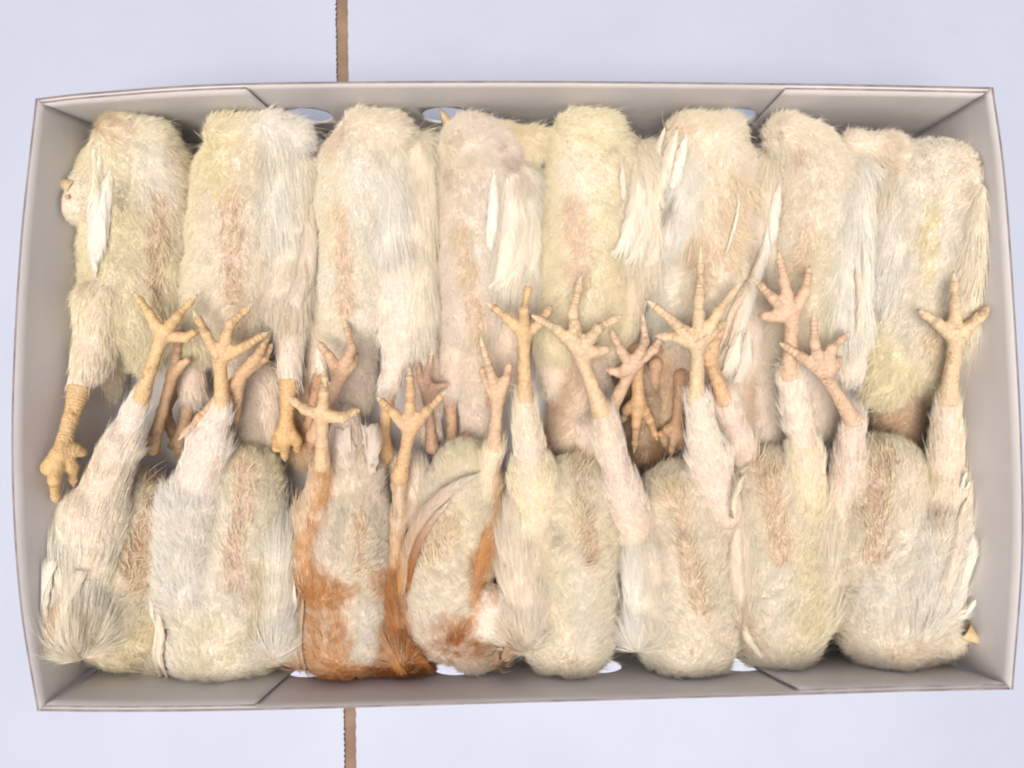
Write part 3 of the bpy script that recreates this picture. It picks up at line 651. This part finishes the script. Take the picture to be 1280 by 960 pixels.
T6 = bird('chicken with a fan of pale wing quills, sixth in the top row',
    [('T', 'tan', 930, 470, 28, 28, 925, 550, 22, 24), ('T', 'pinkish', 900, 440, 32, 36, 905, 540, 24, 28), ('T', 'tan', 835, 440, 28, 26, 840, 540, 20, 22), ('T', 'cream', 890, 195, 56, 56, 885, 385, 46, 56), ('H', 'cream', 858, 168, 58, 26, 905, 168, 58, 26), ('W', 'white', 868, 195, 72, 24, 850, 285, 70, 22), ('W', 'ivory', 838, 180, 62, 18, 832, 240, 60, 15),  # first tan lobe plugs the row gap, shade put into its colour
     ('G', 'white', 848, 300, 58, 28, 838, 400, 52, 24), ('W', 'cream', 958, 210, 56, 26, 955, 320, 50, 22), ('T', 'pinkish', 930, 330, 48, 32, 925, 440, 42, 30), ('T', 'pinkish', 860, 420, 36, 26, 870, 480, 30, 22)],
    [foot((905, 500, 44), (880, 545, 34), [(858, 560, 26), (872, 580, 24), (892, 578, 24)], 1.0, (212, 170, 140)), foot((852, 470, 44), (846, 530, 40), [(822, 545, 34), (838, 568, 32), (858, 562, 32)], 1.0, (212, 176, 140)), foot((820, 455, 40), (815, 500, 30), [(806, 545, 14), (832, 540, 14)], .95, (210, 174, 142))],
    [(925, 230, 905, 320, 26, 'tan', .35, 1), (945, 320, 952, 342, 14, 'brown', .55), (850, 160, 860, 165, 12, 'tan', .5), (865, 210, 845, 290, 18, 'white', .9), (838, 238, 842, 248, 7, 'dark', .7), (875, 300, 878, 350, 18, 'tan', .5, 1)],
    [([(832, 158, 88), (822, 195, 88), (826, 235, 86), (830, 262, 84)], 12, 'ivory'), ([(846, 160, 90), (838, 195, 90), (832, 235, 88)], 12, 'ivory'), ([(858, 165, 92), (850, 205, 92), (842, 235, 90)], 11, 'white'),
     ([(925, 232, 88), (920, 275, 88), (906, 322, 86)], 4, 'ivory')]
    + [([(972 - 1 * i, 236 + 8 * i, 84 - i), (966 - 3 * i, 300 + 6 * i, 83 - i), (950 - 7 * i, 360 + 6 * i, 81 - i * 1.2), (925 - 6.5 * i + 8, 415 + 7 * i, 78 - i * 1.5)], 11 - .4 * i, ['white', 'ivory', 'warm', 'cream', 'tan', 'warm'][i]) for i in range(6)]
    + [([(925, 400, 66), (920, 440, 64), (908, 470, 60)], 16, 'ivory'), ([(938, 405, 64), (934, 445, 62), (925, 478, 58)], 15, 'pinkish')], seed=6)
T7 = bird('white chicken with a long smooth white flank, seventh in the top row',
    [('T', 'pinkish', 1020, 430, 36, 36, 1020, 520, 26, 28), ('T', 'cream', 1020, 215, 56, 54, 1008, 400, 48, 54), ('H', 'cream', 985, 170, 56, 28, 1010, 190, 58, 34), ('W', 'white', 1058, 220, 64, 32, 1055, 400, 64, 30), ('L', 'white', 1055, 400, 60, 30, 1062, 460, 52, 18),
     ('L', 'white', 1000, 440, 46, 28, 985, 500, 40, 20), ('G', 'cream', 985, 330, 54, 26, 975, 430, 48, 24), ('T', 'pinkish', 958, 430, 38, 30, 955, 545, 24, 24)],
    [],
    [(1000, 225, 1005, 300, 22, 'warm', .6), (1010, 290, 1000, 330, 14, 'pink', .5, 1), (1056, 250, 1058, 400, 20, 'white', .9), (998, 190, 1002, 200, 8, 'tan', .5), (1030, 300, 1030, 420, 14, 'yellow', .6)],
    [([(1078, 230, 86), (1085, 300, 86), (1081, 380, 84), (1072, 440, 80)], 16, 'ivory'), ([(978, 225, 84), (975, 262, 86), (972, 300, 86)], 10, 'white'), ([(1072, 300, 88), (1075, 370, 86), (1068, 440, 80)], 12, 'warm')], seed=7)
T8 = bird('big pale yellow chicken in the top right corner, alone against the short wall',
    [('T', 'tan', 1120, 470, 30, 34, 1125, 545, 22, 28), ('T', 'ivory', 1152, 225, 56, 62, 1155, 390, 50, 68), ('T', 'yellow', 1180, 225, 56, 50, 1175, 400, 48, 54), ('H', 'cream', 1066, 182, 52, 17, 1110, 186, 56, 20), ('T', 'cream', 1196, 225, 68, 50, 1188, 380, 60, 52), ('W', 'white', 1116, 220, 62, 26, 1114, 355, 62, 24), ('W', 'cream', 1224, 245, 90, 20, 1206, 400, 76, 21),  # tan lobe added below the tail, darkened in colour as gap shade
     ('G', 'yellow', 1112, 400, 50, 34, 1104, 480, 46, 26), ('T', 'yellow', 1165, 400, 48, 62, 1160, 445, 42, 52)],
    [],
    [(1168, 255, 1160, 340, 13, 'lemon', .7), (1150, 420, 1180, 440, 26, 'cream', .6), (1150, 285, 1150, 300, 10, 'gold', .3), (1196, 255, 1190, 300, 14, 'white', .7), (1112, 190, 1100, 230, 20, 'tan', .3), (1165, 420, 1175, 455, 14, 'tan', .45, 1), (1095, 430, 1110, 470, 26, 'lemon', .3)],
    [([(1238, 215, 90), (1246, 275, 92), (1240, 340, 90), (1220, 405, 84)], 14, 'cream'),
     ([(1215, 205, 98), (1236, 203, 98), (1254, 205, 98)], 9, 'cream'), ([(1205, 195, 98), (1228, 195, 98), (1250, 202, 98)], 9, 'ivory')], seed=8)

# ------------------------------------------------------------------ the lower row (legs point up the picture, over the upper birds)
B1 = bird('chicken in the bottom left corner with a scruffy brown breast',
    [('T', 'cream', 150, 780, 50, 54, 170, 640, 46, 46), ('T', 'yellow', 165, 790, 50, 48, 185, 640, 44, 34), ('L', 'ivory', 104, 750, 74, 46, 116, 650, 76, 42), ('L', 'cream', 116, 650, 76, 40, 152, 560, 78, 26), ('L', 'white', 152, 560, 78, 25, 174, 500, 80, 15),
     ('W', 'ivory', 98, 790, 74, 36, 88, 700, 76, 30)],
    [foot((175, 500, 80), (203, 420, 92), [(167, 364, 97, 188, 394, 100), (247, 367, 100, 222, 396, 103), (250, 412, 86, 232, 422, 90)], 1.12, (238, 205, 150)),
     foot((190, 560, 50), (215, 470, 60), [(238, 448, 68, 228, 455, 66), (226, 405, 66, 222, 430, 66)], .95, (224, 190, 150))],
    [(186, 590, 170, 735, 17, 'tan', .75, 1), (186, 585, 182, 620, 14, 'brown', .5, 1), (170, 680, 160, 720, 11, 'rose', .5, 1), (90, 790, 110, 830, 14, 'tan', .25), (112, 700, 115, 712, 4, 'gold', .5), (185, 800, 190, 820, 18, 'gold', .35)],
    [([(70, 800, 92), (60, 750, 94), (70, 700, 96)], 20, 'ivory'), ([(92, 822, 94), (84, 770, 99), (96, 715, 101)], 22, 'cream'), ([(76, 815, 94), (74, 780, 96), (84, 745, 99)], 12, 'tan')], seed=11)
B2 = bird('plump white chicken, second from the left in the bottom row',
    [('T', 'ivory', 288, 790, 50, 66, 300, 640, 48, 52), ('T', 'yellow', 308, 800, 50, 50, 310, 600, 48, 42), ('G', 'white', 236, 750, 70, 42, 236, 640, 70, 36), ('L', 'white', 236, 640, 66, 34, 260, 560, 74, 28), ('L', 'white', 260, 560, 74, 27, 277, 512, 80, 16),
     ('W', 'white', 342, 800, 58, 24, 345, 690, 56, 22), ('W', 'cream', 203, 830, 44, 22, 196, 740, 44, 18), ('T', 'white', 250, 800, 52, 50, 250, 740, 52, 44)],
    [foot((278, 508, 80), (275, 450, 93), [(241, 387, 99, 258, 418, 102), (318, 378, 101, 288, 405, 106), (337, 414, 96, 308, 432, 100)], 1.15, (238, 204, 152)),
     foot((290, 520, 62), (302, 468, 78), [(338, 412, 88, 325, 440, 88), (340, 430, 80, 330, 448, 82), (221, 552, 66, 250, 522, 74)], 1.05, (226, 192, 148))],
    [(262, 760, 300, 830, 30, 'white', .6), (306, 590, 290, 730, 15, 'pink', .7, 1), (283, 690, 280, 735, 5, 'white', .6), (322, 720, 318, 800, 13, 'gold', .35), (270, 790, 290, 810, 24, 'lemon', .3), (300, 730, 300, 760, 14, 'pinkish', .5)],
    [([(192, 835, 66), (182, 790, 68), (190, 742, 68)], 15, 'cream'), ([(204, 848, 66), (196, 800, 68), (202, 745, 70)], 15, 'ivory'), ([(214, 850, 66), (208, 810, 70), (212, 760, 74)], 14, 'warm')], seed=12)
B3 = bird('orange-brown chicken with a white patch at its neck, third in the bottom row',
    [('T', 'cream', 430, 800, 52, 54, 434, 640, 48, 48), ('T', 'pinkish', 445, 700, 54, 36, 442, 590, 52, 34), ('L', 'tan', 386, 720, 60, 28, 392, 640, 64, 24), ('L', 'tan', 392, 640, 64, 23, 402, 590, 72, 14),
     ('W', 'pinkish', 378, 820, 48, 17, 374, 720, 48, 15), ('T', 'rust', 445, 826, 40, 40, 515, 834, 62, 27), ('L', 'pinkish', 440, 600, 50, 34, 430, 535, 46, 24)],
    [foot((403, 588, 72), (403, 520, 92), [(360, 496, 95, 381, 512, 98), (406, 462, 100, 405, 492, 103), (452, 511, 95, 428, 522, 97)], 1.15, (236, 208, 162)),
     foot((395, 545, 56), (425, 470, 74), [(394, 424, 82, 412, 446, 84), (430, 398, 80, 440, 436, 86), (446, 440, 72, 440, 455, 76)], 1.15, (226, 194, 158))],
    [(402, 600, 395, 665, 12, 'orange', .9), (380, 680, 384, 740, 12, 'orange', .8), (402, 650, 406, 700, 9, 'pinkish', .8), (396, 755, 408, 840, 36, 'orange', 1.0), (425, 750, 440, 740, 12, 'orange', .6), (450, 650, 446, 715, 9, 'tan', .8, 1), (470, 725, 474, 745, 12, 'orange', .7),
     (425, 650, 418, 700, 9, 'grey', .35), (468, 640, 470, 700, 9, 'grey', .35), (460, 765, 452, 825, 15, 'white', .95), (420, 862, 540, 852, 26, 'rust', 1.0), (425, 835, 440, 850, 14, 'orange', .9), (492, 790, 510, 830, 18, 'rust', .95), (485, 740, 488, 770, 8, 'orange', .8), (520, 848, 540, 855, 9, 'dark', .6)],
    [([(378, 840, 64), (368, 790, 66), (370, 725, 70)], 9, 'ivory'), ([(388, 845, 66), (378, 800, 70), (380, 745, 74)], 7, 'tan'),
     ([(435, 600, 80), (428, 570, 78), (425, 540, 72)], 22, 'pinkish'), ([(455, 605, 80), (462, 570, 78), (460, 535, 70)], 20, 'pinkish')], seed=13)
B4 = bird('cream and orange chicken with a raised brown wing feather, fourth in the bottom row',
    [('T', 'cream', 558, 775, 52, 54, 572, 620, 50, 46), ('T', 'yellow', 580, 700, 54, 40, 580, 585, 50, 34), ('W', 'orange', 505, 815, 58, 18, 498, 745, 56, 12), ('L', 'tan', 495, 720, 54, 14, 500, 600, 66, 10), ('W', 'orange', 592, 755, 52, 20, 608, 660, 52, 16),
     ('F', 'ivory', 612, 780, 74, 24, 617, 752, 76, 22), ('H', 'cream', 590, 815, 56, 26, 612, 812, 56, 18), ('L', 'yellow', 600, 620, 56, 26, 618, 562, 62, 16), ('L', 'pinkish', 520, 640, 46, 26, 512, 590, 46, 20)],
    [foot((500, 596, 68), (512, 540, 84), [(469, 494, 88, 492, 516, 92), (512, 460, 95, 513, 492, 98), (560, 486, 90, 534, 514, 93)], 1.15, (232, 198, 150)),
     foot((617, 560, 64), (622, 500, 76), [(600, 420, 86, 612, 462, 87), (600, 456, 78, 608, 476, 80), (638, 450, 80, 632, 474, 84)], 1.1, (230, 202, 166)),
     foot((540, 560, 34), (535, 500, 46), [(542, 434, 58, 534, 465, 56), (560, 480, 52, 546, 484, 52), (522, 452, 50, 526, 475, 52)], .85, (212, 178, 150))],
    [(560, 800, 574, 806, 27, 'rust', 1.0), (560, 785, 585, 782, 12, 'orange', .8), (490, 785, 518, 822, 16, 'rust', .9), (606, 690, 590, 755, 12, 'orange', .95), (624, 600, 622, 660, 8, 'orange', .8), (616, 742, 616, 752, 7, 'orange', .7),
     (560, 660, 540, 700, 18, 'tan', .45, 1), (545, 836, 580, 842, 18, 'ivory', .8), (540, 720, 545, 800, 22, 'ivory', .5), (512, 820, 530, 840, 12, 'brown', .6), (500, 680, 498, 730, 10, 'orange', .7)],
    [([(500, 752, 84), (508, 690, 92), (530, 645, 95), (566, 612, 94), (600, 594, 88)], 15, 'tan', 'ivory'), ([(506, 752, 86), (514, 700, 94), (534, 660, 97), (562, 628, 96)], 9, 'rust', 'ivory'), ([(496, 756, 82), (498, 720, 86), (508, 680, 90)], 7, 'orange'),
     ([(590, 760, 84), (600, 715, 84), (612, 655, 80)], 15, 'orange', 'orange'), ([(490, 770, 66), (512, 800, 68), (545, 838, 62)], 14, 'rust', 'rust'), ([(496, 785, 66), (500, 815, 64), (525, 850, 58)], 14, 'orange', 'rust'), ([(500, 800, 62), (520, 835, 58), (540, 856, 54)], 12, 'rust', 'dark'),
     ([(596, 845, 84), (618, 836, 86), (642, 804, 88)], 15, 'tan', 'brown')],
    [], 14)
B5 = bird('pale yellow chicken with a dark-speckled breast, fifth in the bottom row',
    [('T', 'cream', 710, 795, 50, 60, 715, 630, 48, 56), ('T', 'yellow', 725, 700, 52, 44, 725, 610, 48, 40), ('L', 'yellow', 672, 700, 58, 34, 668, 600, 68, 34), ('L', 'cream', 668, 600, 68, 31, 656, 505, 82, 18),
     ('W', 'warm', 655, 785, 60, 30, 650, 660, 62, 22), ('L', 'pinkish', 745, 600, 44, 26, 738, 540, 44, 18), ('G', 'cream', 762, 700, 50, 20, 752, 610, 46, 18)],
    [foot((656, 500, 84), (655, 420, 95), [(607, 377, 96, 635, 398, 100), (663, 345, 103, 655, 388, 107), (690, 382, 92, 675, 404, 95)], 1.12, (236, 202, 152)),
     foot((760, 520, 60), (790, 460, 78), [(758, 462, 82, 773, 466, 83), (764, 412, 88, 776, 438, 89), (804, 392, 90, 806, 428, 92), (830, 415, 84, 818, 436, 84)], 1.05, (230, 200, 168))],
    [(720, 710, 722, 800, 24, 'white', .6), (724, 580, 735, 690, 15, 'brown', .35, 1), (736, 670, 738, 700, 12, 'rose', .5, 1), (695, 668, 697, 680, 15, 'grey', .5), (710, 640, 702, 800, 14, 'yellow', .5), (672, 800, 680, 830, 20, 'ivory', .6), (675, 590, 672, 640, 20, 'lemon', .25)],
    [], seed=15)
B6 = bird('beige chicken with a raised keel ridge, sixth in the bottom row',
    [('T', 'cream', 862, 795, 50, 60, 850, 630, 46, 52), ('T', 'ivory', 850, 800, 52, 54, 840, 680, 50, 44), ('L', 'pinkish', 806, 690, 62, 26, 778, 610, 72, 26), ('L', 'pinkish', 778, 610, 72, 25, 756, 525, 80, 19), ('L', 'pinkish', 905, 640, 62, 26, 885, 570, 72, 29), ('L', 'white', 885, 570, 72, 28, 872, 505, 80, 20),
     ('W', 'white', 797, 800, 60, 16, 798, 705, 62, 15), ('W', 'warm', 822, 800, 62, 13, 812, 705, 66, 12), ('T', 'pinkish', 876, 765, 78, 9, 858, 680, 78, 8)],
    [foot((752, 515, 82), (724, 440, 94), [(662, 393, 97, 697, 412, 101), (728, 340, 103, 716, 392, 107), (780, 393, 98, 748, 410, 102), (765, 435, 92, 748, 440, 94)], 1.3, (236, 212, 170)),
     foot((870, 500, 82), (872, 432, 95), [(807, 374, 97, 842, 402, 101), (876, 308, 104, 874, 372, 108), (928, 350, 99, 898, 390, 102), (908, 402, 93, 890, 415, 96), (818, 420, 92, 848, 422, 95)], 1.3, (236, 212, 170))],
    [(850, 800, 870, 830, 28, 'ivory', .7), (852, 670, 878, 765, 14, 'pink', .7, 1), (838, 620, 850, 640, 20, 'tan', .5, 1), (806, 610, 808, 618, 10, 'grey', .5), (800, 760, 806, 785, 5, 'dark', .3), (810, 660, 815, 690, 14, 'rose', .3), (870, 830, 850, 800, 26, 'cream', .5)],  # the dark streak paints the shade of the slit between wing lobes
    [], seed=16)
B7 = bird('slim pale yellow chicken with a streaky raised leg, seventh in the bottom row',
    [('T', 'cream', 975, 765, 50, 56, 968, 610, 46, 50), ('T', 'yellow', 990, 780, 50, 44, 975, 600, 46, 38), ('L', 'yellow', 1008, 630, 62, 28, 1006, 570, 70, 26), ('L', 'ivory', 1006, 570, 70, 25, 986, 472, 80, 18), ('W', 'warm', 928, 770, 48, 18, 922, 650, 48, 18), ('W', 'cream', 1026, 770, 48, 18, 1026, 630, 50, 14),
     ('L', 'pinkish', 925, 560, 46, 26, 908, 500, 66, 17), ('T', 'cream', 970, 800, 46, 50, 975, 760, 48, 50)],
    [foot((986, 470, 82), (990, 395, 94), [(941, 348, 97, 965, 372, 101), (972, 312, 102, 980, 352, 105), (1012, 332, 95, 1006, 364, 97), (948, 394, 93, 966, 396, 96)], 1.2, (234, 203, 168)),
     foot((906, 500, 68), (888, 452, 84), [(905, 405, 88, 893, 430, 90), (878, 420, 88, 882, 436, 90)], 1.2, (232, 196, 150))],
    [(970, 720, 975, 790, 24, 'white', .6), (958, 585, 980, 700, 17, 'pink', .7, 1), (960, 600, 955, 620, 12, 'brown', .25, 1), (1010, 580, 1010, 640, 18, 'lemon', .3), (1015, 700, 1010, 790, 14, 'lemon', .3), (930, 790, 950, 810, 12, 'tan', .4)],
    [([(918, 655, 84), (918, 625, 88), (930, 596, 88), (944, 584, 84)], 6, 'yellow'), ([(930, 790, 72), (922, 720, 74), (926, 660, 76)], 15, 'warm'),
     ([(935, 770, 74), (932, 790, 72), (945, 815, 66)], 8, 'cream')], seed=17)
B8 = bird('large whitish chicken in the bottom right corner with its beak showing by the short wall',
    [('T', 'cream', 1110, 775, 50, 66, 1108, 610, 48, 58), ('T', 'yellow', 1100, 700, 52, 50, 1105, 590, 48, 46), ('L', 'pinkish', 1050, 640, 52, 24, 1060, 575, 60, 22), ('L', 'pinkish', 1060, 575, 60, 21, 1067, 530, 70, 16), ('G', 'white', 1154, 755, 70, 38, 1172, 670, 74, 34), ('L', 'cream', 1166, 690, 66, 38, 1182, 620, 68, 34), ('L', 'cream', 1182, 620, 68, 31, 1184, 510, 76, 19),
     ('W', 'white', 1140, 785, 66, 30, 1155, 690, 62, 26), ('W', 'warm', 1185, 790, 48, 26, 1200, 670, 48, 22), ('T', 'ivory', 1110, 800, 46, 56, 1150, 790, 46, 46), ('H', 'cream', 1180, 790, 66, 24, 1200, 788, 70, 17), ('G', 'cream', 1062, 720, 54, 26, 1056, 640, 50, 22)],
    [foot((1067, 526, 72), (1030, 468, 88), [(972, 427, 92, 1002, 446, 96), (1017, 388, 101, 1018, 430, 103), (1062, 414, 94, 1040, 436, 98), (1052, 446, 88, 1044, 456, 91)], 1.2, (234, 204, 170)),
     foot((1184, 502, 78), (1195, 425, 93), [(1147, 387, 96, 1172, 404, 99), (1192, 338, 103, 1194, 382, 106), (1253, 368, 98, 1225, 396, 101)], 1.3, (236, 212, 170))],
    [(1100, 720, 1105, 800, 34, 'white', .5), (1106, 570, 1090, 700, 17, 'pink', .75, 1), (1115, 570, 1090, 620, 8, 'brown', .35, 1), (1175, 600, 1178, 680, 18, 'lemon', .25), (1172, 660, 1170, 640, 10, 'tan', .4), (1100, 740, 1110, 760, 26, 'white', .5), (1145, 660, 1150, 740, 18, 'white', .8), (1120, 820, 1160, 820, 14, 'tan', .3)],
    [([(1170, 790, 74), (1172, 740, 80), (1190, 660, 80), (1200, 620, 76)], 16, 'warm'), ([(1186, 800, 70), (1196, 740, 74), (1206, 670, 74)], 20, 'ivory'), ([(1200, 790, 62), (1214, 730, 64), (1215, 660, 66)], 15, 'cream'),
     ([(1190, 775, 92), (1215, 777, 96), (1224, 770, 98), (1233, 756, 101)], 7, 'white'), ([(1195, 765, 92), (1215, 770, 96), (1230, 767, 99)], 4, 'cream'),
     ([(1205, 620, 92), (1215, 606, 96), (1222, 592, 98)], 4, 'white'), ([(1208, 700, 92), (1220, 688, 96), (1230, 672, 98)], 4, 'white'), ([(1210, 612, 92), (1218, 612, 96), (1226, 606, 98)], 4, 'white')],
    [beak((1228, 806, 86), (1204, 788, 84), 13)], 18)
